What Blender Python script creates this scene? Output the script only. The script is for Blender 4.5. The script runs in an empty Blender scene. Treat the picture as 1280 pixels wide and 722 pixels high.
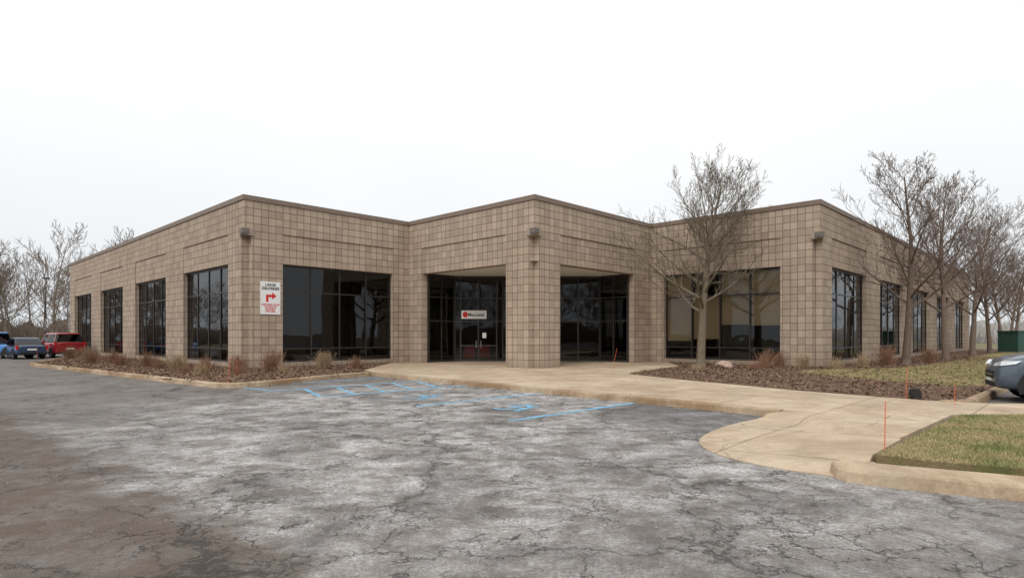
import bpy, math, random, bmesh
from mathutils import Vector, Matrix
from mathutils import noise as mnoise
from mathutils.geometry import tessellate_polygon
R=math.radians
scene=bpy.context.scene
# ---------------------------------------------------------------- helpers
def link(o,parent=None):
    scene.collection.objects.link(o)
    if parent is not None: o.parent=parent
    return o
def empty(name,loc=(0,0,0),rz=0):
    e=bpy.data.objects.new(name,None); e.location=loc; e.rotation_euler=(0,0,rz); e.empty_display_size=.3
    return link(e)
class NT:
    def __init__(s,name):
        s.m=bpy.data.materials.new(name); s.m.use_nodes=True; s.t=s.m.node_tree
        s.b=s.t.nodes['Principled BSDF']; s.out=s.t.nodes['Material Output']
        s._co=None
    def n(s,typ,props=None,**inp):
        nd=s.t.nodes.new('ShaderNode'+typ)
        for k,v in (props or {}).items(): setattr(nd,k,v)
        for k,v in inp.items():
            s.set(nd,k,v)
        return nd
    def set(s,nd,k,v):
        key=k
        if k[0]=='i' and k[1:].isdigit(): key=int(k[1:])
        else: key=k.replace('_',' ')
        i=nd.inputs[key]
        if isinstance(v,bpy.types.NodeSocket): s.t.links.new(v,i)
        else: i.default_value=v
    def co(s):
        if s._co is None: s._co=s.n('TexCoord')
        return s._co
    def noise(s,vec,scale,detail=6,rough=.6,dist=0):
        return s.n('TexNoise',Vector=vec,Scale=scale,Detail=detail,Roughness=rough,Distortion=dist).outputs['Fac']
    def math(s,op,a,b=0.0,clamp=False):
        return s.n('Math',{'operation':op,'use_clamp':clamp},i0=a,i1=b).outputs[0]
    def ramp(s,fac,stops):
        r=s.n('ValToRGB',Fac=fac); e=r.color_ramp.elements
        while len(e)<len(stops): e.new(.5)
        for x,(p,c) in zip(e,stops):
            x.position=p; x.color=(c if isinstance(c,tuple) else (c,c,c))+((1,) if (not isinstance(c,tuple) or len(c)==3) else ())
        return r.outputs['Color']
    def mix(s,f,a,b,bt='MIX'):
        nd=s.n('MixRGB',{'blend_type':bt}); 
        s.set(nd,'i0',f)
        for k,v in(('i1',a),('i2',b)):
            if isinstance(v,tuple) and len(v)==3: v=v+(1,)
            s.set(nd,k,v)
        return nd.outputs[0]
    def bump(s,h,strength=.3,dist=.02):
        s.set(s.b,'Normal',s.n('Bump',Strength=strength,Distance=dist,Height=h).outputs[0])
    def base(s,c,rough=.8,spec=.3,metal=0):
        if isinstance(c,tuple) and len(c)==3:c=c+(1,)
        s.set(s.b,'Base_Color',c); s.set(s.b,'Roughness',rough); s.b.inputs['Specular IOR Level'].default_value=spec
        s.b.inputs['Metallic'].default_value=metal
        return s.m
def simple(name,c,rough=.6,spec=.4,metal=0,var=.15,scale=8):
    t=NT(name); f=t.noise(t.co().outputs['Object'],scale,4)
    lo=tuple(x*(1-var) for x in c); hi=tuple(min(1,x*(1+var)) for x in c)
    return t.base(t.ramp(f,[(.3,lo),(.7,hi)]),rough,spec,metal)
class MB:
    def __init__(s): s.v=[];s.f=[];s.uv=[];s.mi=[]
    def face(s,pts,uvs=None,m=0):
        i=len(s.v); s.v+= [tuple(p) for p in pts]; s.f.append(tuple(range(i,i+len(pts))))
        s.uv+= uvs if uvs else [(p[0],p[1]) for p in pts]; s.mi.append(m)
    def box(s,x0,x1,y0,y1,z0,z1,m=0):
        X0=[(x0,y1,z0),(x0,y0,z0),(x0,y0,z1),(x0,y1,z1)]
        s.face(X0,[(p[1],p[2]) for p in X0],m)
        X1=[(x1,y0,z0),(x1,y1,z0),(x1,y1,z1),(x1,y0,z1)]
        s.face(X1,[(p[1],p[2]) for p in X1],m)
        Y0=[(x0,y0,z0),(x1,y0,z0),(x1,y0,z1),(x0,y0,z1)]
        s.face(Y0,[(p[0],p[2]) for p in Y0],m)
        Y1=[(x1,y1,z0),(x0,y1,z0),(x0,y1,z1),(x1,y1,z1)]
        s.face(Y1,[(p[0],p[2]) for p in Y1],m)
        s.face([(x0,y0,z1),(x1,y0,z1),(x1,y1,z1),(x0,y1,z1)],None,m)
        s.face([(x0,y1,z0),(x1,y1,z0),(x1,y0,z0),(x0,y0,z0)],None,m)
    def obj(s,name,mats,parent=None,smooth=False,weld=False):
        me=bpy.data.meshes.new(name); me.from_pydata(s.v,[],s.f)
        u=me.uv_layers.new(name='UVMap')
        flat=[c for p in s.uv for c in p]
        u.data.foreach_set('uv',flat)
        me.polygons.foreach_set('material_index',s.mi)
        if smooth: me.polygons.foreach_set('use_smooth',[True]*len(s.f))
        for m in (mats if isinstance(mats,list) else [mats]): me.materials.append(m)
        me.update()
        return link(bpy.data.objects.new(name,me),parent)
def slab(name,pts,mat,thick=.2,parent=None):
    mb=MB(); P=[Vector(p) for p in pts]
    flat=[Vector((p.x,p.y,0)) for p in P]
    for t in tessellate_polygon([flat]):
        a,b,c=[P[i] for i in t]
        if (b-a).cross(c-a).z<0: a,b,c=a,c,b
        mb.face([a,b,c])
    n=len(P)
    if thick:
        for i in range(n):
            a,b=P[i],P[(i+1)%n]; d=Vector((0,0,thick))
            mb.face([a-d,b-d,b,a])
    return mb.obj(name,mat,parent)
def kerb(name,path,w,mat,side=1,z0=-.1,h=.16,parent=None):
    P=[Vector((p[0],p[1],0)) for p in path]; hs=[p[2] if len(p)>2 else h for p in path]
    secs=[]; rg=random.Random(7)
    for i,p in enumerate(P):
        a=P[max(i-1,0)];b=P[min(i+1,len(P)-1)]
        t=(b-a).normalized(); nrm=Vector((-t.y,t.x,0))*side
        hh=hs[i]+rg.uniform(-.003,.003); ch=rg.choice((0,0,0,0,.02))
        pr=[(-.035,z0),(-.03,.0),(-.008+ch*.5,hh-.035-ch),(.012+ch,hh-.012-ch*.4),(.045+ch,hh),(w-.02,hh),(w,hh-.02),(w,z0)]
        secs.append([p+nrm*o+Vector((0,0,z)) for o,z in pr])
    mb=MB()
    for i in range(len(secs)-1):
        for k in range(7):
            mb.face([secs[i][k],secs[i+1][k],secs[i+1][k+1],secs[i][k+1]])
    mb.face(secs[0]); mb.face(secs[-1][::-1])
    return mb.obj(name,mat,parent)
def densify(path,step=.5,jit=.0,rng=random.Random(3)):
    out=[]
    for a,b in zip(path[:-1],path[1:]):
        L=math.hypot(b[0]-a[0],b[1]-a[1]); n=max(1,int(L/step))
        for i in range(n):
            f=i/n; out.append((a[0]+(b[0]-a[0])*f+rng.uniform(-jit,jit),a[1]+(b[1]-a[1])*f+rng.uniform(-jit,jit)))
    out.append(path[-1]); return out
def smooth_path(path,it=2):
    for _ in range(it):
        o=[path[0]]
        for a,b in zip(path[:-1],path[1:]):
            o.append((a[0]*.75+b[0]*.25,a[1]*.75+b[1]*.25)); o.append((a[0]*.25+b[0]*.75,a[1]*.25+b[1]*.75))
        o.append(path[-1]); path=o
    return path
def inside(x,y,poly):
    c=False;n=len(poly)
    for i in range(n):
        x1,y1=poly[i][:2];x2,y2=poly[i-1][:2]
        if (y1>y)!=(y2>y) and x<(x2-x1)*(y-y1)/(y2-y1)+x1: c=not c
    return c
# ---------------------------------------------------------------- materials
def m_block():
    t=NT('split_face_block'); uv=t.co().outputs['UV']
    mp=t.n('Mapping',Vector=uv); mp.inputs['Location'].default_value=(0,-.15,0)
    br=t.n('TexBrick',{'offset':0.0,'squash':1.0},Vector=mp.outputs[0],Color1=(.50,.40,.315,1),Color2=(.385,.308,.245,1),Mortar=(.18,.13,.095,1),Scale=1.0,Mortar_Size=.013,Mortar_Smooth=.3,Bias=0.0,Brick_Width=.3478,Row_Height=.3478)
    ob=t.co().outputs['Object']
    n1=t.noise(ob,14,6,.7); n2=t.noise(ob,.35,4,.6); n3=t.noise(ob,55,3,.8)
    c=t.mix(.6,br.outputs['Color'],t.ramp(n1,[(.3,.42),(.7,.62)]),'OVERLAY')
    c=t.mix(.7,c,t.ramp(n2,[(.3,(.84,.82,.80)),(.7,(1.0,1.0,1.0))]),'MULTIPLY')
    ms=t.n('Mapping',Vector=ob); ms.inputs['Scale'].default_value=(2.5,2.5,.12)
    st=t.noise(ms.outputs[0],1,5,.6)
    c=t.mix(.5,c,t.ramp(st,[(.35,(.78,.76,.74)),(.55,(1,1,1))]),'MULTIPLY')
    # splash-back grime near the ground
    sz=t.n('SeparateXYZ',Vector=ob).outputs[2]
    gz=t.math('SUBTRACT',1.0,t.math('ADD',t.math('MULTIPLY',sz,1.1),t.math('MULTIPLY',n1,.5)),True)
    c=t.mix(t.math('MULTIPLY',gz,.5),c,(.16,.12,.09))
    h=t.math('ADD',t.math('MULTIPLY',br.outputs['Fac'],-1.2),t.math('ADD',t.math('MULTIPLY',n1,.8),t.math('MULTIPLY',n3,.5)))
    t.bump(h,.8,.03)
    return t.base(c,.92,.15)
def m_asphalt():
    t=NT('worn_asphalt'); ob=t.co().outputs['Object']
    sx=t.n('SeparateXYZ',Vector=ob); X,Y=sx.outputs[0],sx.outputs[1]
    fine=t.noise(ob,60,3,.85)
    mid=t.noise(ob,3.2,6,.75); big2=t.noise(ob,.45,5,.7,1.0); mk=t.noise(ob,.7,5,.65)
    base=t.ramp(fine,[(.25,(.085,.08,.076)),(.5,(.18,.168,.158)),(.75,(.35,.325,.30))])
    base=t.mix(.9,base,t.ramp(mid,[(.3,(.6,.58,.57)),(.7,(1.2,1.17,1.14))]),'MULTIPLY')
    base=t.mix(1,base,t.ramp(big2,[(.35,(.64,.63,.63)),(.62,(1.1,1.08,1.05))]),'MULTIPLY')
    dx=t.math('DIVIDE',t.math('ADD',X,.0),8.0); dy=t.math('DIVIDE',t.math('SUBTRACT',Y,13.0),9.5)
    rr=t.math('ADD',t.math('MULTIPLY',dx,dx),t.math('MULTIPLY',dy,dy))
    zone=t.math('SUBTRACT',1.5,rr,True)
    mott=t.noise(ob,1.5,8,.85,.3)
    mo=t.math('MULTIPLY',t.ramp(mott,[(.42,0.0),(.64,1.0)]),t.math('MULTIPLY',zone,t.ramp(big2,[(.36,.3),(.56,1.0)])))
    spk=t.ramp(t.noise(ob,26,5,.9),[(.45,0.0),(.54,1.0)])
    salt=t.math('MULTIPLY',mo,t.math('ADD',.22,t.math('MULTIPLY',spk,.78)))
    c=t.mix(salt,base,(.70,.69,.69))
    px=t.math('SUBTRACT',1.0,t.math('ADD',t.math('POWER',t.math('DIVIDE',t.math('SUBTRACT',X,3.6),2.3),2.0),t.math('POWER',t.math('DIVIDE',t.math('SUBTRACT',Y,12.4),2.4),2.0)))
    px=t.math('ADD',px,t.math('MULTIPLY',t.math('SUBTRACT',mk,.5),1.5))
    px=t.math('MULTIPLY',px,2.0,True)
    c=t.mix(t.math('MULTIPLY',px,.55),c,(.07,.068,.07))
    s=t.math('SUBTRACT',2.3,t.math('ADD',t.math('MULTIPLY',X,.676),t.math('MULTIPLY',Y,.737)))
    s=t.math('ADD',s,t.math('MULTIPLY',t.math('SUBTRACT',t.noise(ob,.9,7,.75),.5),2.6))
    bz=t.math('MULTIPLY',s,2.2,True)
    bz2=t.math('MULTIPLY',bz,t.ramp(t.noise(ob,1.3,6,.75),[(.34,.45),(.58,1.0)]))
    c=t.mix(bz2,c,t.mix(t.ramp(fine,[(.3,0.0),(.7,1.0)]),(.042,.032,.027),(.18,.135,.105)))
    wv=t.n('TexNoise',Vector=ob,Scale=1.7,Detail=5.0,Roughness=.7)
    def warp(a):
        w=t.n('VectorMath',{'operation':'MULTIPLY_ADD'}); t.set(w,'i0',wv.outputs['Color']); w.inputs[1].default_value=(a,a,0); t.set(w,'i2',ob); return w.outputs[0]
    v1=t.n('TexVoronoi',{'feature':'DISTANCE_TO_EDGE'},Vector=warp(1.5),Scale=.33).outputs['Distance']
    v2=t.n('TexVoronoi',{'feature':'DISTANCE_TO_EDGE'},Vector=warp(.8),Scale=2.6).outputs['Distance']
    v3=t.n('TexVoronoi',{'feature':'DISTANCE_TO_EDGE'},Vector=warp(.9),Scale=.95).outputs['Distance']
    k1=t.math('MULTIPLY',t.ramp(v1,[(.0,1.0),(.009,0.0)]),t.ramp(mk,[(.34,.25),(.46,1.0)]))
    k3=t.math('MULTIPLY',t.ramp(v3,[(.0,1.0),(.015,0.0)]),t.ramp(mk,[(.48,0.0),(.54,.9)]))
    near=t.math('MULTIPLY',t.math('SUBTRACT',8.5,Y),.3,True)
    am=t.math('MULTIPLY',t.ramp(t.noise(ob,.5,5,.7),[(.48,0.0),(.54,1.0)]),near)
    am=t.math('MAXIMUM',am,t.math('MULTIPLY',bz,t.ramp(mk,[(.44,0.0),(.54,.85)])))
    k2=t.math('MULTIPLY',t.ramp(v2,[(.0,1.0),(.032,0.0)]),am)
    k=t.math('MAXIMUM',t.math('MAXIMUM',k1,k2),k3,True)
    c=t.mix(t.math('MULTIPLY',k,.9),c,(.022,.018,.016))
    hal=t.math('MULTIPLY',t.ramp(v1,[(.0,1.0),(.05,0.0)]),.25)
    c=t.mix(hal,c,(.08,.073,.067))
    h=t.math('SUBTRACT',fine,t.math('MULTIPLY',k,1.2))
    t.bump(h,.6,.012)
    t.base(c,.82,.3)
    return t.m
def m_concrete(name,c0,joint=True,dirt=.5):
    t=NT(name); ob=t.co().outputs['Object']
    n1=t.noise(ob,1.1,6,.7); n2=t.noise(ob,30,4,.8)
    c=t.ramp(n1,[(.3,tuple(x*.76 for x in c0)),(.55,c0),(.75,tuple(min(1,x*1.12) for x in c0))])
    c=t.mix(.4,c,t.ramp(n2,[(.3,(.55,.54,.52)),(.7,(1.2,1.2,1.2))]),'MULTIPLY')
    st=t.noise(ob,.45,8,.8,.6)
    c=t.mix(dirt,c,t.ramp(st,[(.42,(.56,.45,.35)),(.6,(1,1,1))]),'MULTIPLY')
    h=n2
    if joint:
        mp=t.n('Mapping',Vector=ob); mp.inputs['Rotation'].default_value=(0,0,R(-46.05)); mp.inputs['Location'].default_value=(.35,.5,0)
        br=t.n('TexBrick',{'offset':0.0},Vector=mp.outputs[0],Color1=(1,1,1,1),Color2=(.89,.88,.86,1),Mortar=(.4,.35,.3,1),Scale=1.0,Mortar_Size=.012,Mortar_Smooth=.3,Brick_Width=2.1,Row_Height=2.1)
        c=t.mix(1,c,br.outputs['Color'],'MULTIPLY')
        vv=t.n('TexVoronoi',{'feature':'DISTANCE_TO_EDGE'},Vector=t.mix(.35,ob,t.n('TexNoise',Vector=ob,Scale=1.5,Detail=4.0).outputs['Color'],'ADD'),Scale=.28).outputs['Distance']
        c=t.mix(t.math('MULTIPLY',t.ramp(vv,[(0,1.0),(.004,0.0)]),.6),c,(.12,.09,.07))
    t.bump(h,.35,.01)
    return t.base(c,.85,.25)
def m_mulch():
    t=NT('mulch'); ob=t.co().outputs['Object']
    v=t.n('TexVoronoi',Vector=ob,Scale=16.0); n=t.noise(ob,9,6,.8); b=t.noise(ob,.6,4,.6)
    c=t.ramp(n,[(.3,(.055,.036,.026)),(.5,(.155,.10,.07)),(.68,(.31,.22,.16))])
    c=t.mix(.6,c,t.ramp(b,[(.35,(.65,.6,.57)),(.65,(1.2,1.15,1.1))]),'MULTIPLY')
    c=t.mix(.3,c,v.outputs['Color'],'SOFT_LIGHT')
    t.bump(t.math('ADD',n,v.outputs['Distance']),1.0,.05)
    return t.base(c,.95,.1)
GSTOPS=[(.42,(.36,.285,.16)),(.5,(.28,.24,.12)),(.57,(.19,.20,.08)),(.65,(.12,.15,.05))]
def gfac(t,ob):
    n=t.noise(ob,.9,6,.75); g=t.noise(ob,5,5,.8)
    return t.math('ADD',t.math('MULTIPLY',n,.65),t.math('MULTIPLY',g,.35))
def m_grass(name='grass'):
    t=NT(name); ob=t.co().outputs['Object']; f=t.noise(ob,40,4,.85)
    c=t.ramp(gfac(t,ob),GSTOPS)
    c=t.mix(.8,c,t.ramp(f,[(.3,(.5,.48,.45)),(.7,(1.35,1.3,1.25))]),'MULTIPLY')
    t.bump(f,1,.04)
    return t.base(c,.95,.1)
def m_bark(name,c):
    t=NT(name); ob=t.co().outputs['Object']
    mp=t.n('Mapping',Vector=ob); mp.inputs['Scale'].default_value=(14,14,2.5)
    n=t.noise(mp.outputs[0],1.5,3,.75)
    col=t.ramp(n,[(.3,tuple(x*.55 for x in c)),(.7,tuple(x*1.25 for x in c))])
    return t.base(col,.92,.15)
def m_glass(name,tint,ior=1.45):
    t=NT(name); t.t.nodes.remove(t.b)
    fr=t.n('Fresnel',IOR=ior); gl=t.n('BsdfGlossy',Color=(.85,.87,.9,1),Roughness=.015); tr=t.n('BsdfTransparent',Color=tint+(1,))
    ob=t.co().outputs['Object']
    bp=t.n('Bump',Strength=.08,Distance=.1,Height=t.noise(ob,.6,2,.5)); t.set(gl,'Normal',bp.outputs[0])
    mx=t.n('MixShader'); t.set(mx,'i0',fr.outputs[0]); t.set(mx,'i1',tr.outputs[0]); t.set(mx,'i2',gl.outputs[0])
    t.t.links.new(mx.outputs[0],t.out.inputs[0]); return t.m
def m_paintline():
    t=NT('blue_stall_paint'); ob=t.co().outputs['Object']
    n=t.noise(ob,2.2,6,.85); n2=t.noise(ob,30,4,.85)
    f=t.ramp(t.math('ADD',t.math('MULTIPLY',n,.55),t.math('MULTIPLY',n2,.45)),[(.42,0.0),(.52,.95)])
    t.base((.20,.50,.74),.75,.3)
    tr=t.n('BsdfTransparent'); mx=t.n('MixShader'); t.set(mx,'i0',f); t.set(mx,'i1',tr.outputs[0]); t.set(mx,'i2',t.b.outputs[0])
    t.t.links.new(mx.outputs[0],t.out.inputs[0]); return t.m
def m_carpaint(name,c):
    t=NT(name); f=t.noise(t.co().outputs['Object'],3)
    t.base(t.ramp(f,[(.3,tuple(x*.9 for x in c)),(.7,c)]),.3,.5,.2)
    t.b.inputs['Coat Weight'].default_value=.8; t.b.inputs['Coat Roughness'].default_value=.06
    return t.m
BLOCK=m_block(); ASPH=m_asphalt()
CONC=m_concrete('sidewalk_concrete',(.57,.46,.34)); KERBM=m_concrete('kerb_concrete',(.49,.385,.27),False,.9)
MULCH=m_mulch(); GRASS=m_grass(); FRAME=simple('bronze_frame',(.028,.024,.022),.4,.5)
GLASS=m_glass('tinted_glass',(.54,.51,.46),1.52); COP=simple('coping_metal',(.20,.145,.11),.5,.4)
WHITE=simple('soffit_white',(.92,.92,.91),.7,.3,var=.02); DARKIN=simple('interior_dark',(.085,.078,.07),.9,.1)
SHADE=simple('roller_shade',(.88,.78,.58),.9,.1,var=.06,scale=1.0); BARK=m_bark('bark_grey',(.20,.165,.12)); BARK2=m_bark('bark_brown',(.19,.14,.11))
TWIG=m_bark('dry_twigs',(.30,.17,.11)); SIGNW=simple('sign_white',(.8,.8,.78),.5,.3,var=.03); RED=simple('sign_red',(.62,.03,.025),.5,.3,var=.05)
BLACK=simple('sign_black',(.03,.03,.03),.5,.3); ROOF=simple('roof_membrane',(.3,.3,.3),.9); ORANGE=simple('marker_orange',(.7,.14,.06),.5,.4)
RUB=simple('rubber',(.025,.025,.025),.8,.3); RIM=simple('alloy',(.5,.5,.52),.3,.5,.9); CARGL=m_glass('car_glass',(.08,.08,.08),1.6)
CHROME=simple('chrome',(.7,.7,.72),.15,.5,1.0,var=.02); LENS=simple('lamp_lens',(.75,.78,.8),.1,.8,.4,var=.05); TAIL=simple('tail_lens',(.5,.02,.02),.2,.6)
STONE=simple('boulder_stone',(.42,.3,.24),.9,.2,var=.3,scale=12); SEAT=simple('red_upholstery',(.45,.05,.04),.8,.2)
# ---------------------------------------------------------------- camera / world / sun
cam=bpy.data.cameras.new('camera'); co=bpy.data.objects.new('camera',cam); link(co)
co.location=(0,0,1.6); co.rotation_euler=(R(90),0,0); cam.lens=21.15; cam.sensor_width=36; cam.shift_y=59/1280; cam.clip_end=3000; cam.clip_start=.05
scene.camera=co
w=bpy.data.worlds.new('World'); scene.world=w; w.use_nodes=True; nt=w.node_tree; bg=nt.nodes['Background']
sky=nt.nodes.new('ShaderNodeTexSky'); sky.sky_type='NISHITA'; sky.sun_disc=False; sky.sun_elevation=R(48); sky.sun_rotation=R(200); sky.air_density=1; sky.dust_density=6
tc=nt.nodes.new('ShaderNodeTexCoord'); sp=nt.nodes.new('ShaderNodeSeparateXYZ'); nt.links.new(tc.outputs['Generated'],sp.inputs[0])
rp=nt.nodes.new('ShaderNodeValToRGB'); nt.links.new(sp.outputs[2],rp.inputs[0])
e=rp.color_ramp.elements; e[0].position=0;e[0].color=(9.0,9.3,9.6,1); e[1].position=.32;e[1].color=(10.7,10.7,10.7,1)
e2_=rp.color_ramp.elements.new(.75); e2_.color=(13.5,13.5,13.5,1)
nz=nt.nodes.new('ShaderNodeTexNoise'); nz.inputs['Scale'].default_value=1.6; nz.inputs['Detail'].default_value=4; nt.links.new(tc.outputs['Generated'],nz.inputs[0])
rn=nt.nodes.new('ShaderNodeValToRGB'); nt.links.new(nz.outputs[0],rn.inputs[0]); rn.color_ramp.elements[0].position=.3; rn.color_ramp.elements[0].color=(.93,.95,.965,1); rn.color_ramp.elements[1].position=.65; rn.color_ramp.elements[1].color=(1.02,1.02,1.02,1)
mm=nt.nodes.new('ShaderNodeMixRGB'); mm.blend_type='MULTIPLY'; mm.inputs[0].default_value=1; nt.links.new(rp.outputs[0],mm.inputs[1]); nt.links.new(rn.outputs[0],mm.inputs[2])
mx=nt.nodes.new('ShaderNodeMixRGB'); mx.inputs[0].default_value=.93; nt.links.new(sky.outputs[0],mx.inputs[1]); nt.links.new(mm.outputs[0],mx.inputs[2])
nt.links.new(mx.outputs[0],bg.inputs[0]); bg.inputs[1].default_value=.1
sl=bpy.data.lights.new('sun','SUN'); sl.energy=1.35; sl.angle=R(30); sl.color=(1,.97,.92); so=link(bpy.data.objects.new('sun',sl))
so.rotation_euler=(R(46),0,R(-20)); so.location=(0,-10,30)
scene.view_settings.view_transform='Standard'; scene.view_settings.look='None'; scene.view_settings.exposure=0
# ---------------------------------------------------------------- ground
g=NT('field_ground'); ob=g.co().outputs['Object']; n=g.noise(ob,.08,8,.7)
FIELD=g.base(g.ramp(n,[(.35,(.12,.10,.06)),(.6,(.2,.17,.10))]),.95,.1)
slab('ground',[(-900,-500,-.03),(900,-500,-.03),(900,1500,-.03),(-900,1500,-.03)],FIELD,0)
slab('asphalt_parking_lot',[(-75,-40,0),(110,-40,0),(110,80,0),(50,80,0),(-45,62,0),(-75,62,0)],ASPH,0)
sw=[(-5.45,24.05),(5.3,11.85),(5.42,11.3),(5.5,8.55),(8.14,11.13),(18,11.4),(18,12.6),(10.4,13.0),(9.9,13.35),(9.3,13.75),(7.68,16.0),(5.64,20.2),(4.5,23.2),(4.9,24.2),(8.2,29.3),(9.5,34),(-5,36),(-6.6,33),(-6.35,26.0),(-5.7,24.6)]
slab('sidewalk',[(x,y,.15) for x,y in sw],CONC,.2)
kerb('sidewalk_kerb',densify([(-5.6,24.22),(5.28,11.83)],.3,.006),.17,KERBM,side=1,h=.157)
arc=smooth_path([(5.0,11.75),(4.5,11.4),(3.9,10.8),(3.2,9.9),(2.8,9.1),(2.72,8.4),(2.85,7.8),(3.2,7.25),(3.65,6.85)],1)
ramp=[(5.42,11.75,.15)]+[(x,y,.10 if i==0 else (.04 if i==1 else .012)) for i,(x,y) in enumerate(arc)]+[(3.85,6.72,.03),(4.2,7.1,.09),(4.45,7.42,.14),(5.5,8.5,.15)]
slab('kerb_ramp',ramp,CONC,.12)
kp=smooth_path([(-37,50.5),(-33.5,45.5),(-29.6,39),(-27.4,35),(-26.6,33.0),(-25.0,31.6),(-20.1,27.6),(-13.9,22.5),(-10.2,19.4),(-9.2,18.6),(-8.4,18.6),(-7.9,19.4),(-7.4,20.8),(-6.6,22.9),(-5.75,24.4)],1)
lb=kp+[(-6.35,26),(-6.6,33.2),(-8,33),(-12.0,28),(-38.6,53.6)]
slab('mulch_bed',[(x,y,.12) for x,y in lb],MULCH,.1)
kerb('bed_kerb',densify(kp,.4,.008),.2,KERBM,side=1)
rb=[(4.5,23.2),(5.64,20.2),(7.68,16.0),(9.3,13.75),(9.95,13.4),(10.6,13.95),(15.5,18.9),(61,63.4),(52,68),(47,62.6),(14.4,28.8),(8.8,34.2),(8.2,29.3),(4.9,24.2)]
slab('mulch_bed',[(x,y,.156) for x,y in rb],MULCH,.15)
lw=smooth_path([(11.4,24.2),(11.8,20.5),(12.6,17.6),(13.6,17.2),(15.4,19.0),(60.5,63.3),(56,66),(34,44),(21.5,30.5),(16,26.0),(12.5,25.6),(11.4,24.2)],1)[:-1]
slab('lawn',[(x,y,.17) for x,y in lw],GRASS,.02)
kerb('lot_kerb',densify([(9.6,13.3),(10.3,13.45),(15.8,18.9),(61.3,63.2)],.6,.006),.18,KERBM,side=1,h=.18)
nl=[(4.42,7.3),(4.75,6.95),(5.6,6.5),(8.3,5.2),(12.5,3.1),(18,.5),(18,11.35),(8.2,11.0)]
slab('lawn',[(x,y,.162) for x,y in nl],GRASS,.1)
kerb('street_kerb',densify(smooth_path([(3.72,7.0),(3.66,6.7),(3.85,6.45),(4.9,5.88),(7.8,4.35),(12,2.2),(18,-.8)],1),.2,.006),.46,KERBM,side=1,h=.165)
dL=Vector((-.72,.694,0)); dR=Vector((.694,.72,0)); K0=Vector((-5.44,24.06,0))
mb=MB()
def line(p,q,wd=.12,z=.005):
    t=(q-p).normalized(); n=Vector((-t.y,t.x,0))*wd/2; Z=Vector((0,0,z))
    mb.face([p-n+Z,q-n+Z,q+n+Z,p+n+Z])
def S(s,d): return K0-dL*s-dR*(d)
for s,d0,d1 in [(1.0,.3,6.4),(3.4,.3,5.8),(6.0,.3,5.6),(9.5,.25,5.2),(12.7,.25,5.4)]: line(S(s,d0),S(s,d1),.14)
for i in range(5):
    line(S(3.5,.6+i*1.05),S(5.9,1.6+i*1.0),.11)
line(S(1.0,5.9),S(3.4,5.75),.12,.007)
for cs in (7.8,11.2):
    c=S(cs,3.8)
    pts=[c+Vector((.42*math.cos(a),.42*math.sin(a),0)) for a in [R(200+i*26) for i in range(11)]]
    for a,b in zip(pts[:-1],pts[1:]): line(a,b,.1)
    line(c,c+dR*.75,.11,.006); line(c+dR*.45,c+dR*.45-dL*.4,.1,.007); line(c,c-dL*.45,.1,.009); line(c-dL*.45,c-dL*.55-dR*.45,.1,.008)
mb.obj('parking_stall_markings',m_paintline())
# ---------------------------------------------------------------- building (local frame: x along dR, y along dL)
TH=math.atan2(.72,.694)
B=empty('block_office_building',(1.02,27.26,0),TH)
Z0,ZS,ZW,ZP,ZT=-.1,.35,5.02,6.41,7.80; T=.5; RC=.045
LX,LY=-9.14,9.48; RX,RY=10.02,-9.0; YE,XE=46.9,57.0
wm=MB(); fr=MB(); gl=MB()
def wallX(xc,y0,y1,ops):
    wm.box(xc,xc+T,y0,y1,ZP,ZT)
    cur=y0
    for a,b in sorted(ops)+[(y1,y1)]:
        if a>cur+.01: wm.box(xc,xc+T,cur,a,Z0,ZP)
        cur=b
    for a,b in ops:
        wm.box(xc+RC,xc+T,a,b,ZW,ZP)
def wallY(yc,x0,x1,ops):
    wm.box(x0,x1,yc,yc+T,ZP,ZT)
    cur=x0
    for a,b in sorted(ops)+[(x1,x1)]:
        if a>cur+.01: wm.box(cur,a,yc,yc+T,Z0,ZP)
        cur=b
    for a,b in ops: wm.box(a,b,yc+RC,yc+T,ZW,ZP)
def frames(axis,c,a,b,z0=ZS,z1=ZW,n=4,hs=(1.0,3.75),sill=True):
    d0,d1=c+.22,c+.30
    def bx(u0,u1,za,zb,e=0):
        if axis=='X': fr.box(d0-e,d1+e,u0,u1,za,zb)
        else: fr.box(u0,u1,d0-e,d1+e,za,zb)
    if sill:
        if axis=='X': wm.box(c+.04,c+T-.05,a,b,Z0,z0)
        else: wm.box(a,b,c+.04,c+T-.05,Z0,z0)
    bx(a,a+.07,z0,z1); bx(b-.07,b,z0,z1); bx(a+.07,b-.07,z0,z0+.09,.004); bx(a+.07,b-.07,z1-.09,z1,.004)
    for i in range(1,n):
        u=a+(b-a)*i/n; bx(u-.035,u+.035,z0+.09,z1-.09)
    for h in hs: bx(a+.07,b-.07,h-.03,h+.03,-.004)
    m=c+.26
    rg=random.Random(int(c*100+a*10)); ys=[z0]+list(hs)+[z1]
    for i in range(n):
        u0=a+(b-a)*i/n; u1=a+(b-a)*(i+1)/n
        for zl,zh in zip(ys[:-1],ys[1:]):
            e=[rg.uniform(-.009,.009) for _ in range(2)]
            mm_=[m+e[0],m-e[0],m-e[0]+e[1],m+e[0]+e[1]]
            if axis=='X': gl.face([(mm_[0],u1,zl),(mm_[1],u0,zl),(mm_[2],u0,zh),(mm_[3],u1,zh)])
            else: gl.face([(u0,mm_[0],zl),(u1,mm_[1],zl),(u1,mm_[2],zh),(u0,mm_[3],zh)])
CW=1.82
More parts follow.
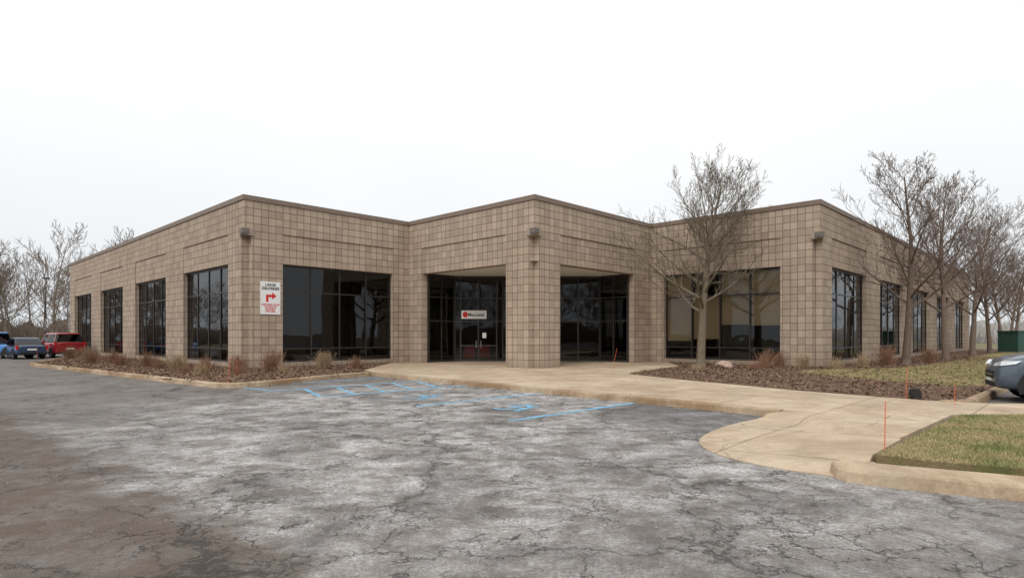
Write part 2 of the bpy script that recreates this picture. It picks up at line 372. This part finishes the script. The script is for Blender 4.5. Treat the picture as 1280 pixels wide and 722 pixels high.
def corner(cx,cy):
    k=.34
    wm.box(cx+k,cx+CW,cy,cy+k,Z0,ZP); wm.box(cx,cx+k,cy+k,cy+CW,Z0,ZP); wm.box(cx+k,cx+CW,cy+k,cy+CW,Z0,ZP)
    wm.box(cx,cx+CW,cy,cy+CW,ZP,ZT)
for c in ((LX,LY),(0,0),(RX,RY)): corner(*c)
lo=[(LY+CW,LY+8.1),(LY+11.05,LY+17.3),(LY+20.25,LY+26.55),(LY+29.5,LY+35.6)]
wallX(LX,LY+CW,YE,lo)
for a,b in lo: frames('X',LX,a,b)
a,b=LX+CW,LX+8.07; wallY(LY,a,.0,[(a,b)]); frames('Y',LY,a,b)
wallX(0,CW,LY,[(CW,8.25)])
wallY(0,CW,RX,[(CW,8.27)])
wallX(RX,RY+CW,0,[(RY+CW,RY+8.2)]); frames('X',RX,RY+CW,RY+8.2)
ro=[(RX+CW,RX+8.1),(RX+11.1,RX+17.3),(RX+20.3,RX+26.5),(RX+29.5,RX+35.7),(RX+38.7,RX+44.9)]
wallY(RY,RX+CW,XE,ro)
for a,b in ro: frames('Y',RY,a,b)
wm.box(LX+T,XE,YE,YE+T,Z0,ZT); wm.box(XE,XE+T,RY+.01,YE+T,Z0,ZT)
wm.obj('walls',BLOCK,B)
cp=MB(); o=.05; zt0,zt1=ZT+.001,8.02
cp.box(LX-o,LX+T+o,LY-o,YE+T,zt0,zt1); cp.box(LX+T+o,0+T+o,LY-o,LY+T+o,zt0,zt1)
cp.box(-o,T+o,-o,LY-o,zt0,zt1); cp.box(T+o,RX+T+o,-o,T+o,zt0,zt1)
cp.box(RX-o,RX+T+o,RY-o,-o,zt0,zt1); cp.box(RX+T+o,XE+T+o,RY-o,RY+T+o,zt0,zt1)
cp.box(LX+T+o,XE,YE,YE+T+o,zt0,zt1); cp.box(XE,XE+T+o,RY+T+o,YE+T+o,zt0,zt1)
cp.obj('parapet_coping',COP,B)
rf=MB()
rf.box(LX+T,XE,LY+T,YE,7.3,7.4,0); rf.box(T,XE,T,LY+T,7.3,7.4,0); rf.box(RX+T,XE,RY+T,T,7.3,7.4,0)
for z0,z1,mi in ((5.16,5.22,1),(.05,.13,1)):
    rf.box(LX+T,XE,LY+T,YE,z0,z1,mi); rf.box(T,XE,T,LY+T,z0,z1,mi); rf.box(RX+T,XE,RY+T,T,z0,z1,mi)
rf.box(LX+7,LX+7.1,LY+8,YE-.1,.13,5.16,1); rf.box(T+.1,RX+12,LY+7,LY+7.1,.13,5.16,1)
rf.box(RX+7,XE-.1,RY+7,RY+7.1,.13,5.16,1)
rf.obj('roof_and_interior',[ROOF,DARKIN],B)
PX=8.25; PN=2.3
s=MB(); s.face([(.08,.08,ZW+.04),(.08,PX+.0,ZW+.04),(PN,PX,ZW+.04),(PX,PN,ZW+.04),(PX,.08,ZW+.04)]); s.obj('porch_soffit',WHITE,B)
def glazed(name,loc,rz,L,us,door=None,ztop=ZW+.04):
    E=empty(name,loc,rz); E.parent=B
    d=MB(); d.box(0,L,-.045,.045,ztop-.14,ztop)
    for u in us: d.box(u,u+.075,-.045,.045,.15,ztop-.14)
    for h in (2.42,3.75): d.box(0,L,-.04,.04,h,h+.07)
    d.box(0,L,-.042,.042,.15,.27)
    if door:
        for u in door: d.box(u,u+.03,-.11,-.07,.95,1.35,1); d.box(u,u+.03,-.07,-.04,.97,1.0,1); d.box(u,u+.03,-.07,-.04,1.3,1.33,1)
        d.box(door[0]-.9,door[1]+.95,-.047,.047,1.02,1.1)
    d.obj('frames',[FRAME,CHROME],E)
    d=MB(); uu=list(us)
    rg=random.Random(int(L*10))
    for u0,u1 in zip(uu[:-1],uu[1:]):
        e_=rg.uniform(-.006,.006); d.face([(u0+.03,e_,.15),(u1+.03,-e_,.15),(u1+.03,-e_,ztop-.05),(u0+.03,e_,ztop-.05)])
    d.obj('glass',GLASS,E); return E
Ld=(PX-PN)*math.sqrt(2)
Dg=glazed('entry_glass_wall',(PN,PX,0),R(-45),Ld,(0,.33,1.35,2.4,2.75,4.2,5.7,7.1,Ld-.075),(1.25,1.52))
glazed('porch_side_glass',(.35,PX-.06,0),0,PN-.4,(0,.9,PN-.475))
glazed('porch_side_glass',(PX-.06,PN-.05,0),R(-90),PN-.4,(0,.9,PN-.475))
fr.obj('window_frames',FRAME,B); gl.obj('window_glass',GLASS,B)
def text(name,body,size,mat,parent,loc,rz=0,align='CENTER',bold=0):
    c=bpy.data.curves.new(name,'FONT'); c.body=body; c.size=size; c.align_x=align; c.offset=bold; c.materials.append(mat)
    o=bpy.data.objects.new(name,c); o.location=loc; o.rotation_euler=(R(90),0,rz); link(o,parent); return o
d=MB(); d.box(.42,1.86,-.12,-.09,2.6,3.08); d.obj('entry_sign_panel',SIGNW,Dg)
text('entry_sign_text','Macoatal',.26,BLACK,Dg,(1.26,-.124,2.75),bold=.006)
d=MB(); pts=[(.64+.15*math.cos(a),-.125,2.84+.17*math.sin(a)) for a in [i*math.pi/8 for i in range(16)]]; d.face(pts); d.obj('entry_sign_logo',RED,Dg)
d=MB(); d.box(1.62,1.84,-.06,-.05,1.5,1.8); d.obj('door_notice',SIGNW,Dg)
sh=MB(); x=RX+.36
ya,yb=RY+CW,RY+8.2; st=(yb-ya)/4
for i,(zl,zh) in enumerate([(2.15,4.95),(2.2,4.95),(1.45,3.72),(1.35,4.95)]):
    sh.box(x,x+.01,ya+i*st+.05,ya+(i+1)*st-.05,zl,zh)
sh.obj('window_shades',SHADE,B)
sh=MB()
for (a,b),zl in zip(ro[:3],(4.1,3.6,4.2)):
    sh.box(a+.1,b-.1,RY+.42,RY+.43,zl,4.95)
sh.obj('window_shades_side',simple('grey_shade',(.3,.28,.24),.9),B)
d=MB()
for k in range(2):
    u=.5+k*.85
    d.box(u,u+.65,.9,1.5,.35,.6); d.box(u,u+.65,1.45,1.6,.6,1.0); d.box(u+.03,u+.08,.95,1.0,.13,.35); d.box(u+.57,u+.62,.95,1.0,.13,.35)
d.obj('lobby_seats',SEAT,Dg)
d=MB(); e2=MB()
for cx,cy in ((LX,LY),(0,0),(RX,RY)):
    e2.box(cx-.06,cx+.42,cy-.06,cy+.42,ZP-.22,ZP+.13)
    d.box(cx-.13,cx+.2,cy-.13,cy+.2,ZP-.14,ZP+.08)
    d.box(cx-.11,cx+.16,cy-.11,cy+.16,ZP-.2,ZP-.14)
e2.obj('corner_caps',simple('cap_stone',(.36,.29,.23),.9,.2),B); d.obj('corner_wall_lamps',simple('lamp_housing',(.15,.125,.11),.5),B)
sg=empty('delivery_sign',(0,0,0),0); sg.parent=B
d=MB(); sx0=LX+.74; yy=LY-.03; d.box(sx0,sx0+.95,yy,LY-.001,2.62,4.14); d.obj('sign_panel',SIGNW,sg)
yf=yy-.004
text('sign_title','LARGE\nDELIVERIES',.17,BLACK,sg,(sx0+.475,yf,3.94),bold=.006)
text('sign_body','OVERHEAD DOOR\nON SIDE OF\nBUILDING\nRING BELL',.105,RED,sg,(sx0+.475,yf,3.04),bold=.004)
d=MB()
ar=[(.26,3.2),(.38,3.2),(.38,3.42),(.55,3.42),(.55,3.31),(.76,3.48),(.55,3.65),(.55,3.54),(.26,3.54)]
F=[Vector((sx0+a,yf,b)) for a,b in ar]
for tri in tessellate_polygon([[Vector((p.x,p.z,0)) for p in F]]): d.face([F[i] for i in tri])
d.obj('sign_arrow',RED,sg)
# ---------------------------------------------------------------- trees
def tubes(mb,path,rad,k):
    rings=[]
    for i,p in enumerate(path):
        a=path[max(0,i-1)];b=path[min(len(path)-1,i+1)]
        t=(b-a).normalized(); u=t.orthogonal().normalized(); v=t.cross(u)
        base=len(mb.v)
        for j in range(k):
            an=2*math.pi*j/k; mb.v.append(tuple(p+(u*math.cos(an)+v*math.sin(an))*rad[i]))
        rings.append(base)
    for i in range(len(path)-1):
        for j in range(k):
            mb.f.append((rings[i]+j,rings[i]+(j+1)%k,rings[i+1]+(j+1)%k,rings[i+1]+j)); mb.uv+=[(0,0)]*4; mb.mi.append(0)
def branch(mb,rng,p,d,L,r,level,maxlev,up=.12,twr=.0045,kids=(16,8,5,3),f00=.27,wide=1):
    n=[9,6,4,3,2][level]; path=[p.copy()];dd=d.copy();rads=[r]
    for i in range(n):
        j=[.04,.09,.13,.16,.18][level]
        dd=(dd+Vector((rng.gauss(0,j),rng.gauss(0,j),rng.gauss(0,j)+up*(0 if level==0 else 1)/n*2))).normalized()
        path.append(path[-1]+dd*L/n); rads.append(max(twr,r*(1-(i+1)/n*.86)))
    tubes(mb,path,rads,[8,5,4,3,3][level])
    if level>=maxlev: return
    nk=int(kids[level]*rng.uniform(.85,1.15)+.5)
    az=rng.uniform(0,6.28)
    for i in range(nk):
        f0=[f00,.15,.15,.15][level]
        f=f0+(1-f0)*(i+rng.uniform(.1,.9))/nk
        x=f*n; ii=min(n-1,int(x)); q=path[ii].lerp(path[ii+1],x-ii)
        t=(path[ii+1]-path[ii]).normalized(); az+=2.4+rng.uniform(-.4,.4)
        u=t.orthogonal().normalized(); v=t.cross(u); side=u*math.cos(az)+v*math.sin(az)
        ang=R(rng.uniform(42,66)*(1.2-.5*f)) if level==0 else R(rng.uniform(25,50))
        nd=(t*math.cos(ang)+side*math.sin(ang)).normalized()
        rr=max(twr,(r*(1-f*.86))*[.5,.55,.6,.6][level])
        if level==0: l2=L*(.54-.38*f)*rng.uniform(.75,1.2)*1.08*wide
        else: l2=L*rng.uniform(.32,.58)*(1.1-.5*f)
        branch(mb,rng,q,nd,l2,rr,level+1,maxlev,up,twr,kids)
def tree_mesh(seed,H,r,maxlev=4,mat=BARK,kids=(22,10,6,3),twr=.0068,up=.22,f00=.28,wide=1):
    rng=random.Random(seed); mb=MB()
    branch(mb,rng,Vector((0,0,-.1)),Vector((0,0,1)),H,r,0,maxlev,up,twr,kids,f00,wide)
    tubes(mb,[Vector((0,0,-.15)),Vector((0,0,.05)),Vector((0,0,.4))],[r*1.6,r*1.25,r*.98],8)
    me=bpy.data.meshes.new('bare_tree'); me.from_pydata(mb.v,[],mb.f); me.materials.append(mat)
    me.polygons.foreach_set('use_smooth',[True]*len(mb.f)); return me
tms=[tree_mesh(31,8.9,.23,wide=1.12,f00=.29,kids=(24,10,6,4),twr=.0062),tree_mesh(5,9.6,.2,mat=BARK2,twr=.007,wide=1.1),tree_mesh(23,9.8,.19,mat=BARK2,twr=.008,wide=1.05)]
for x,y,i,s_,rz in [(9.1,29.0,0,1,0.0),(20.3,31.0,1,1,1),(27.4,38,2,1.06,2),(34.6,45.2,1,1.04,3.3),(41.3,52,2,1.0,4.2),(49,60,1,1.0,5.2),(55.5,66.5,2,1.05,.6),(62,75,1,1.1,2.6)]:
    o=bpy.data.objects.new('bare_tree',tms[i]); o.location=(x,y,.13); o.scale=(s_,s_,s_); o.rotation_euler=(0,0,rz); link(o)
def treeline(name,pts,Hs,seed,mat,lev=3,kids=(15,7,4,2),brush=2):
    rng=random.Random(seed); mb=MB()
    for (x,y) in pts:
        H=rng.uniform(*Hs)
        branch(mb,rng,Vector((x,y,-.2)),Vector((rng.gauss(0,.05),rng.gauss(0,.05),1)).normalized(),H,H*.012,0,lev,.25,.02,kids)
    for i in range(int(len(pts)*brush)):
        x,y=rng.choice(pts); x+=rng.gauss(0,4); y+=rng.gauss(0,3)
        for k in range(26):
            d=Vector((rng.gauss(0,.45),rng.gauss(0,.45),1)).normalized(); p=Vector((x+rng.gauss(0,.8),y+rng.gauss(0,.8),-.1)); L=rng.uniform(1.5,5.5)
            tubes(mb,[p,p+d*L*.5,p+d*L+Vector((rng.gauss(0,.4),rng.gauss(0,.4),0))],[.05,.035,.02],3)
    me=bpy.data.meshes.new(name); me.from_pydata(mb.v,[],mb.f); me.materials.append(mat)
    return link(bpy.data.objects.new(name,me))
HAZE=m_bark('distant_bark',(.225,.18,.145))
rg=random.Random(8)
pts=[(-140+i*1.6+rg.gauss(0,1),88+rg.uniform(-9,18)) for i in range(60)]
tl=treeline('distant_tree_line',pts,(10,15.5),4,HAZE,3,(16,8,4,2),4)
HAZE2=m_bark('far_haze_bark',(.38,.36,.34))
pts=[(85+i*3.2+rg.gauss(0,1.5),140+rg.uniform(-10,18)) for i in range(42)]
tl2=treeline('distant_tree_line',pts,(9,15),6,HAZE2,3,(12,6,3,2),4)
for x in (-95,0):
    o=bpy.data.objects.new('distant_tree_line',tl.data); o.location=(x,35,0); o.rotation_euler=(0,0,R(180)); link(o)
def bank(name,x0,x1,y,h,seed,mat):
    rng=random.Random(seed); mb=MB(); n=160; top=[]
    for i in range(n+1):
        top.append((x0+(x1-x0)*i/n,h*(.6+.55*rng.random())))
    for a,b in zip(top[:-1],top[1:]):
        mb.face([(a[0],y,-.2),(b[0],y,-.2),(b[0],y+3,b[1]),(a[0],y+3,a[1])]); mb.face([(a[0],y+3,a[1]),(b[0],y+3,b[1]),(b[0],y+9,-.2),(a[0],y+9,-.2)])
    return mb.obj(name,mat)
SCRUB=simple('scrub',(.15,.12,.09),.95,.1,var=.5,scale=1.3)
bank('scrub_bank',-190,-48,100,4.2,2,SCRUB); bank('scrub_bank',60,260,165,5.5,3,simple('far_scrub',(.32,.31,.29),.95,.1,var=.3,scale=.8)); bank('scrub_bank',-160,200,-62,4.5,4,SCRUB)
# ---------------------------------------------------------------- shrubs, stakes, rock
def shrub(x,y,h,n,seed,mat=TWIG,spread=.5):
    rng=random.Random(seed); mb=MB()
    for i in range(n):
        a=rng.uniform(0,6.28); l=h*rng.uniform(.5,1.05); tilt=abs(rng.gauss(0,spread))
        d=Vector((math.cos(a)*tilt,math.sin(a)*tilt,1)).normalized(); p=Vector((rng.gauss(0,.12),rng.gauss(0,.12),-.03))
        m=p+d*l*.5; e_=p+d*l+Vector((rng.gauss(0,.06),rng.gauss(0,.06),-.05*tilt))
        tubes(mb,[p,m,e_],[.008,.006,.003],3)
        for k in range(3):
            f=rng.uniform(.4,.95); q=p.lerp(e_,f); dd=(d+Vector((rng.gauss(0,.5),rng.gauss(0,.5),rng.gauss(0,.3)))).normalized()
            tubes(mb,[q,q+dd*l*.25],[.005,.0025],3)
    o=mb.obj('dry_shrub',mat); o.location=(x,y,.12); return o
STRAW=m_bark('dry_straw',(.40,.29,.18))
sr=[(-14.4,25.9,.8,150,1),(-11.2,24.6,.75,130,2),(-10.0,25.0,.95,170,3),(-11.9,23.1,.5,90,13),(-8.6,27.6,.85,150,4),(-17.6,29.2,.8,120,5),(-21.5,32.5,.8,120,6),(-25.5,36,.9,120,7),(-29,39.6,.9,120,8),
    (12.0,28.5,.9,140,9),(13.2,27.3,.8,120,10),(18.6,29.9,1.1,150,11),(23,33.2,1.0,120,12),(-7.2,27.9,.6,100,14),(11.4,27.3,.55,90,15),(16.3,28.0,.7,110,16),(-16,27.2,.5,90,17),(-19.6,30.2,.6,90,18),(14.2,26.6,.6,90,19),
    (-12.8,25.2,.65,120,20),(-10.6,23.4,.4,80,21),(-9.2,24.2,.45,80,22),(-13.2,24.2,.4,70,23),(10.6,26.4,.45,80,24),(7.9,25.8,.35,60,25),(12.9,29.0,.8,110,26),(-23.2,33.2,.7,100,27)]
for x,y,h,n,sd in sr: shrub(x,y,h,n,sd,STRAW if sd%3==1 else TWIG)
def stake(x,y,z,h=.9,lean=0):
    mb=MB(); tubes(mb,[Vector((0,0,-.05)),Vector((lean*.5,0,h*.5)),Vector((lean,0,h))],[.006,.006,.005],6)
    tubes(mb,[Vector((lean,0,h)),Vector((lean,0,h+.012))],[.008,.004],6)
    o=mb.obj('marker_stake',ORANGE); o.location=(x,y,z)
stake(-9.05,19.2,.12,.85,.06); stake(-10.2,22.3,.1,.6); stake(4.05,24.4,.14,.95,.2); stake(4.72,7.62,.15,.62,.01); stake(9.35,12.7,.15,.45); stake(9.1,13.9,.15,.7,.03); stake(-30,38,.1,.9)
mb=MB(); mb.box(-.09,.09,-.09,.09,-.02,.2); mb.box(-.07,.07,-.07,.07,.2,.24); o=mb.obj('irrigation_box',BLACK); o.location=(9.35,13.95,.15)
bm=bmesh.new(); bmesh.ops.create_icosphere(bm,subdivisions=3,radius=1)
for v in bm.verts: v.co*= 1+.35*mnoise.noise(v.co*1.3); v.co=Vector((v.co.x*.42,v.co.y*.3,v.co.z*.22))
me=bpy.data.meshes.new('boulder'); bm.to_mesh(me); bm.free(); me.materials.append(STONE); o=link(bpy.data.objects.new('boulder',me)); o.location=(9.9,28.0,.24)
def chips(name,poly,n,zc,size,mat,seed):
    rng=random.Random(seed); mb=MB(); xs=[p[0] for p in poly];ys=[p[1] for p in poly]; c=0;tries=0
    while c<n and tries<n*30:
        tries+=1; x=rng.uniform(min(xs),max(xs)); y=rng.uniform(min(ys),min(max(ys),42))
        if not inside(x,y,poly): continue
        c+=1; s1=rng.uniform(.5,1.3)*size; s2=s1*rng.uniform(.25,.7); M=Matrix.Rotation(rng.uniform(0,6.28),3,'Z')@Matrix.Rotation(rng.gauss(0,.5),3,'X')@Matrix.Rotation(rng.gauss(0,.5),3,'Y')
        cc=Vector((x,y,zc+rng.uniform(.005,.035)))
        mb.face([cc+M@Vector(v) for v in ((-s1,-s2,0),(s1,-s2*.6,.01),(s1*.8,s2,0),(-s1*.7,s2*.9,.008))])
    return mb.obj(name,mat)
t=NT('chip'); nn=t.noise(t.co().outputs['Object'],25,3,.6); CH=t.base(t.ramp(nn,[(.35,(.08,.048,.033)),(.55,(.23,.145,.10)),(.7,(.42,.31,.22))]),.9,.1)
chips('mulch_chips',lb,9000,.12,.055,CH,1); chips('mulch_chips',rb,12000,.156,.05,CH,2)
LEAF=simple('dead_leaf',(.26,.15,.08),.8,.2,var=.5,scale=30)
chips('fallen_leaves',[(-11,18.3),(-6,23),(-5.2,24),(5.2,11.7),(5.0,11.3),(-6,22.5),(-8,18)],160,.0,.035,LEAF,3)
chips('gravel_debris',[(-9,3.6),(5,3.6),(9,10),(-3,20),(-12,14)],900,-.004,.012,simple('gravel',(.3,.28,.26),.9,var=.5,scale=40),4)
def blades(name,poly,n,z,h,seed,ymax=42):
    rng=random.Random(seed); mb=MB(); xs=[p[0] for p in poly];ys=[p[1] for p in poly];c=0
    x0,x1,y0,y1=min(xs),max(xs),min(ys),min(max(ys),ymax)
    while c<n:
        x=rng.uniform(x0,x1); y=rng.uniform(y0,y1)
        if not inside(x,y,poly): continue
        c+=1; a=rng.uniform(0,6.28); hh=h*rng.uniform(.4,1.2); wd=.004+.003*rng.random(); l=rng.gauss(0,.7)*hh; l2=rng.gauss(0,.7)*hh
        mb.face([(x-math.cos(a)*wd,y-math.sin(a)*wd,z),(x+math.cos(a)*wd,y+math.sin(a)*wd,z),(x+l,y+l2,z+hh)])
    return mb.obj(name,gmat)
t=NT('grass_blade'); ob=t.co().outputs['Object']; n2=t.noise(ob,90,2,.5)
gf=t.math('ADD',gfac(t,ob),t.math('MULTIPLY',t.math('SUBTRACT',n2,.5),.25))
gmat=t.base(t.ramp(gf,[(p,tuple(x*1.3 for x in c)) for p,c in GSTOPS]),.8,.2)
near=[(4.42,7.3),(4.75,6.95),(5.6,6.5),(6.6,6.0),(10.5,10.5),(10.5,11.0),(8.2,11.0)]
blades('grass_blades',near,42000,.155,.045,5)
blades('grass_blades',[p for p in lw],26000,.165,.07,6,34)
# ---------------------------------------------------------------- vehicles
def car(name,loc,rz,col,L=4.5,W=1.84,H=1.65,kind='suv'):
    E=empty(name,loc,rz); P=m_carpaint(name+'_paint',col); hw=W/2
    hood=H*.635; belt=H*.645; zb=.26
    if kind=='pickup': stt=[(-.5,.86,.45,.98),(-.495,.95,.40,1.02),(-.40,1,.34,1.04),(-.1,1,.30,1.04),(.1,1,.30,1.04),(.25,1,.30,1.06),(.40,.98,.30,1.03),(.475,.92,.32,.96),(.497,.84,.38,.84),(.5,.8,.42,.78)]
    else: stt=[(-.5,.82,.42,belt*.9),(-.493,.92,.34,belt*.97),(-.46,.97,.28,belt),(-.3,1,zb,belt),(-.1,1,zb,belt),(.1,1,zb,belt*.995),(.22,1,zb,hood*1.0),(.33,.99,zb,hood*.975),(.42,.955,zb,hood*.91),(.465,.88,.27,hood*.84),(.49,.77,.30,hood*.72),(.5,.66,.36,hood*.58)]
    mb=MB(); rings=[]
    for fx,wf,b_,t_ in stt:
        x=fx*L; h=hw*wf; m=(b_+t_)/2
        half=[(h*.80,b_),(h*.96,b_+.05),(h,b_+.17),(h*1.0,m),(h*.985,t_-.16),(h*.95,t_-.06),(h*.84,t_-.005),(h*.45,t_+.015)]
        ring=[(x,y,z) for y,z in half]+[(x,-y,z) for y,z in half[::-1]]
        rings.append(len(mb.v)); mb.v+=ring
    K=16
    for i in range(len(rings)-1):
        for j in range(K):
            a=rings[i]+j;b=rings[i]+(j+1)%K;c=rings[i+1]+(j+1)%K;d=rings[i+1]+j
            mb.f.append((a,d,c,b)); mb.uv+=[(0,0)]*4; mb.mi.append(0)
    mb.f.append(tuple(rings[0]+j for j in range(K))); mb.uv+=[(0,0)]*K; mb.mi.append(0)
    mb.f.append(tuple(rings[-1]+j for j in range(K))[::-1]); mb.uv+=[(0,0)]*K; mb.mi.append(0)
    o=mb.obj('body',P,E,True); s=o.modifiers.new('s','SUBSURF'); s.levels=2; s.render_levels=2
    if kind=='pickup': gx=[(-.08,-.07),(.20,.10)]; 
    elif kind=='sedan': gx=[(-.42,-.24),(.24,.05)]
    else: gx=[(-.485,-.42),(.28,.10)]
    (b0,t0),(b1,t1)=gx; zb2=(1.02 if kind=='pickup' else belt-.03); w0,w1=hw*.93,hw*.74
    def ring(f,ins=0):
        x0=(b0+(t0-b0)*f)*L+ins;x1=(b1+(t1-b1)*f)*L-ins;w_=w0+(w1-w0)*f-ins;z=zb2+(H-zb2)*f
        r=[]
        for (cx,cy,a0) in ((x1,w_,0),(x0,w_,90),(x0,-w_,180),(x1,-w_,270)):
            c=.12
            sxn=1 if cx==x1 else -1; syn=1 if cy>0 else -1
            for k in range(3):
                an=R(a0+45*k); r.append((cx-sxn*c+c*math.cos(an),cy-syn*c+c*math.sin(an),z))
        return r
    def shell(fs,mat,nm,cap=False):
        mb=MB(); rs=[ring(f,i) for f,i in fs]
        for a,b in zip(rs[:-1],rs[1:]):
            for j in range(12): mb.face([a[j],a[(j+1)%12],b[(j+1)%12],b[j]])
        if cap: mb.face([(x,y,z+.015) for x,y,z in rs[-1]])
        return mb.obj(nm,mat,E,False)
    shell([(0,.0),(.86,.0)],CARGL,'windows'); shell([(.86,-.008),(.95,0),(1.0,.07),(1.02,.2)],P,'roof',True)
    shell([(0,-.012),(.06,-.012)],RUB,'window_trim')
    pm=MB()
    def strip(xa,xb,wd):
        for sy in (1,-1):
            A=Vector((xa*L,sy*(w0+.006),zb2)); Bv=Vector((xb*L,sy*(w0+(w1-w0)*.88+.006),zb2+(H-zb2)*.88)); 
            pm.face([A-Vector((wd,0,0)),A+Vector((wd,0,0)),Bv+Vector((wd,0,0)),Bv-Vector((wd,0,0))])
    strip(b1-.025,t1-.02,.05); strip(b0+.03,t0+.03,.07)
    strip((b0+b1)/2+.02,(t0+t1)/2+.02,.045)
    pm.obj('pillars',P,E)
    sm=MB()
    for sx in (.03*L,):
        for sy in (-.4,.4): sm.box(sx-.1,sx+.05,sy-.22,sy+.22,.5,H*.83)
    sm.obj('seats',RUB,E)
    wr=.345 if kind!='pickup' else .4
    for sx in (-.315,.315):
        for sy in (1,-1):
            wm_=MB()
            def disc(r0,r1,y0,y1,m,n=28):
                for i in range(n):
                    a=2*math.pi*i/n;b=2*math.pi*(i+1)/n
                    wm_.face([(r0*math.cos(a),y0,r0*math.sin(a)),(r0*math.cos(b),y0,r0*math.sin(b)),(r1*math.cos(b),y1,r1*math.sin(b)),(r1*math.cos(a),y1,r1*math.sin(a))],None,m)
            Y=sy*(hw+.012)
            disc(wr,wr,Y-sy*.24,Y-sy*.03,0); disc(wr,wr-.035,Y-sy*.03,Y,0); disc(wr-.035,wr*.70,Y,Y-sy*.012,0)
            disc(wr*.70,wr*.66,Y-sy*.008,Y-sy*.008,1); disc(wr*.66,.01,Y-sy*.07,Y-sy*.07,0); disc(.07,.001,Y-sy*.012,Y-sy*.01,1); disc(wr*.67,wr*.66,Y-sy*.01,Y-sy*.07,1)
            for k in range(5):
                a=2*math.pi*k/5+.3
                for da in(-.13,.13):
                    c,s=math.cos(a+da),math.sin(a+da); nx,nz=-s*.022,c*.022; r1=wr*.68
                    wm_.face([(c*.05+nx,Y-sy*.012,s*.05+nz),(c*r1+nx,Y-sy*.012,s*r1+nz),(c*r1-nx,Y-sy*.012,s*r1-nz),(c*.05-nx,Y-sy*.012,s*.05-nz)],None,1)
            wo=wm_.obj('wheel',[RUB,RIM],E); wo.location=(sx*L,0,wr)
            am_=MB()
            n=20; 
            for i in range(n):
                a=math.pi*(-.12+1.24*i/n);b=math.pi*(-.12+1.24*(i+1)/n); r1=wr+.02;r2=wr+.085;y=sy*(hw+.006)
                am_.face([(r1*math.cos(a),y,r1*math.sin(a)),(r1*math.cos(b),y,r1*math.sin(b)),(r2*math.cos(b),y,r2*math.sin(b)),(r2*math.cos(a),y,r2*math.sin(a))])
                am_.face([(0,y-sy*.002,0),(r1*math.cos(a),y-sy*.002,r1*math.sin(a)),(r1*math.cos(b),y-sy*.002,r1*math.sin(b))])
            ao=am_.obj('wheel_arch',RUB,E); ao.location=(sx*L,0,wr)
    dt=MB()
    for sy in(1,-1):
        dt.box(-.2*L,.2*L,sy*hw-.02,sy*hw+.012,.27,.37,0)
    fx=.5*L
    dt.box(fx-.06,fx+.012,-hw*.5,hw*.5,.50 ,.66,0); dt.box(fx-.04,fx+.016,-hw*.5,hw*.5,.575,.59,1); dt.box(fx-.1,fx+.006,-hw*.55,hw*.55,.32,.42,0); dt.box(fx-.04,fx+.02,-.26,.26,.44,.5,2)
    dt.box(-fx-.012,-fx+.05,-hw*.7,hw*.7,.36,.5,0); dt.box(-fx-.02,-fx,-.26,.26,.62,.74,2)
    dt.obj('bumper_and_grille',[RUB,CHROME,SIGNW],E)
    for sy in(1,-1):
        hl=MB(); zz=hood-1.0+.0
        a=[(fx-.015,sy*hw*.55,.70+zz),(fx-.10,sy*hw*.80,.71+zz),(fx-.36,sy*hw*.955,.76+zz),(fx-.46,sy*hw*.965,.83+zz),(fx-.13,sy*hw*.80,.81+zz),(fx-.05,sy*hw*.55,.77+zz)]
        ho=0.02
        hl.face([(x+ho,y+sy*ho*1.3,z) for x,y,z in (a if sy>0 else a[::-1])]); hl.obj('headlight',LENS,E)
        tlm=MB(); tlm.box(-fx-.004,-fx+.2,sy*hw*.93-.09,sy*hw*.93+.055,belt*.72,belt*1.0); tlm.obj('tail_light',TAIL,E)
        mr=MB(); mr.box(b1*L-.28,b1*L-.14,sy*(hw+.13)-.09,sy*(hw+.13)+.07,belt+.0,belt+.16); mr.box(b1*L-.24,b1*L-.18,sy*(hw+.02)-.07,sy*(hw+.02)+.04,belt-.0,belt+.05); mr.obj('mirror',P,E)
    if kind=='pickup':
        bd=MB(); bd.box(-.485*L,-.09*L,-hw*.82,hw*.82,.7,1.075); bd.obj('cargo_bed',RUB,E)
    return E
HL=math.atan2(.694,-.72)
E=car('parked_suv',(14.2,14.2,0),HL+.24,(.085,.115,.15),4.3,1.84,1.70); E.scale=(1.08,1.08,1.12)
car('parked_suv',(-34.6,46.0,0),HL+.12,(.36,.02,.025),4.7,1.95,1.85)
car('parked_car',(-35.2,43.3,0),HL+.1,(.03,.06,.13),4.5,1.8,1.5,'sedan')
car('pickup_truck',(-37.6,43.8,0),HL+.75,(.04,.2,.5),5.6,1.95,1.9,'pickup')
# ---------------------------------------------------------------- far things
mb=MB(); mb.box(0,40,0,20,-.1,4.4,0); mb.box(-.2,40.2,-.2,20.2,4.4,4.7,1)
for i in range(6): mb.box(3+i*6,6+i*6,-.05,0,.0,3.2,1)
E=mb.obj('metal_warehouse',[simple('pale_siding',(.42,.42,.41),.7),simple('dark_trim',(.2,.2,.2),.6)]); E.location=(-62,84,0)
E=empty('street_lamp',(-55,71,0)); mb=MB(); tubes(mb,[Vector((0,0,0)),Vector((0,0,4)),Vector((0,0,8.4))],[.06,.05,.04],8); mb.box(-.3,.3,-.2,.2,8.35,8.52); mb.obj('pole_and_head',BLACK,E)
E=empty('utility_transformer',(45.2,52.5,0.1),R(10)); mb=MB(); mb.box(-2.4,2.6,-1.0,1.0,.0,.15,1); mb.box(-2.3,2.5,-.9,.9,.15,1.85,0); mb.box(-2.36,2.56,-.96,.94,1.85,1.98,0)
for u in (-1.1,.1,1.3): mb.box(u-.02,u+.02,-.93,-.9,.25,1.75,1)
mb.obj('cabinet',[simple('utility_green',(.03,.08,.065),.5),KERBM],E)
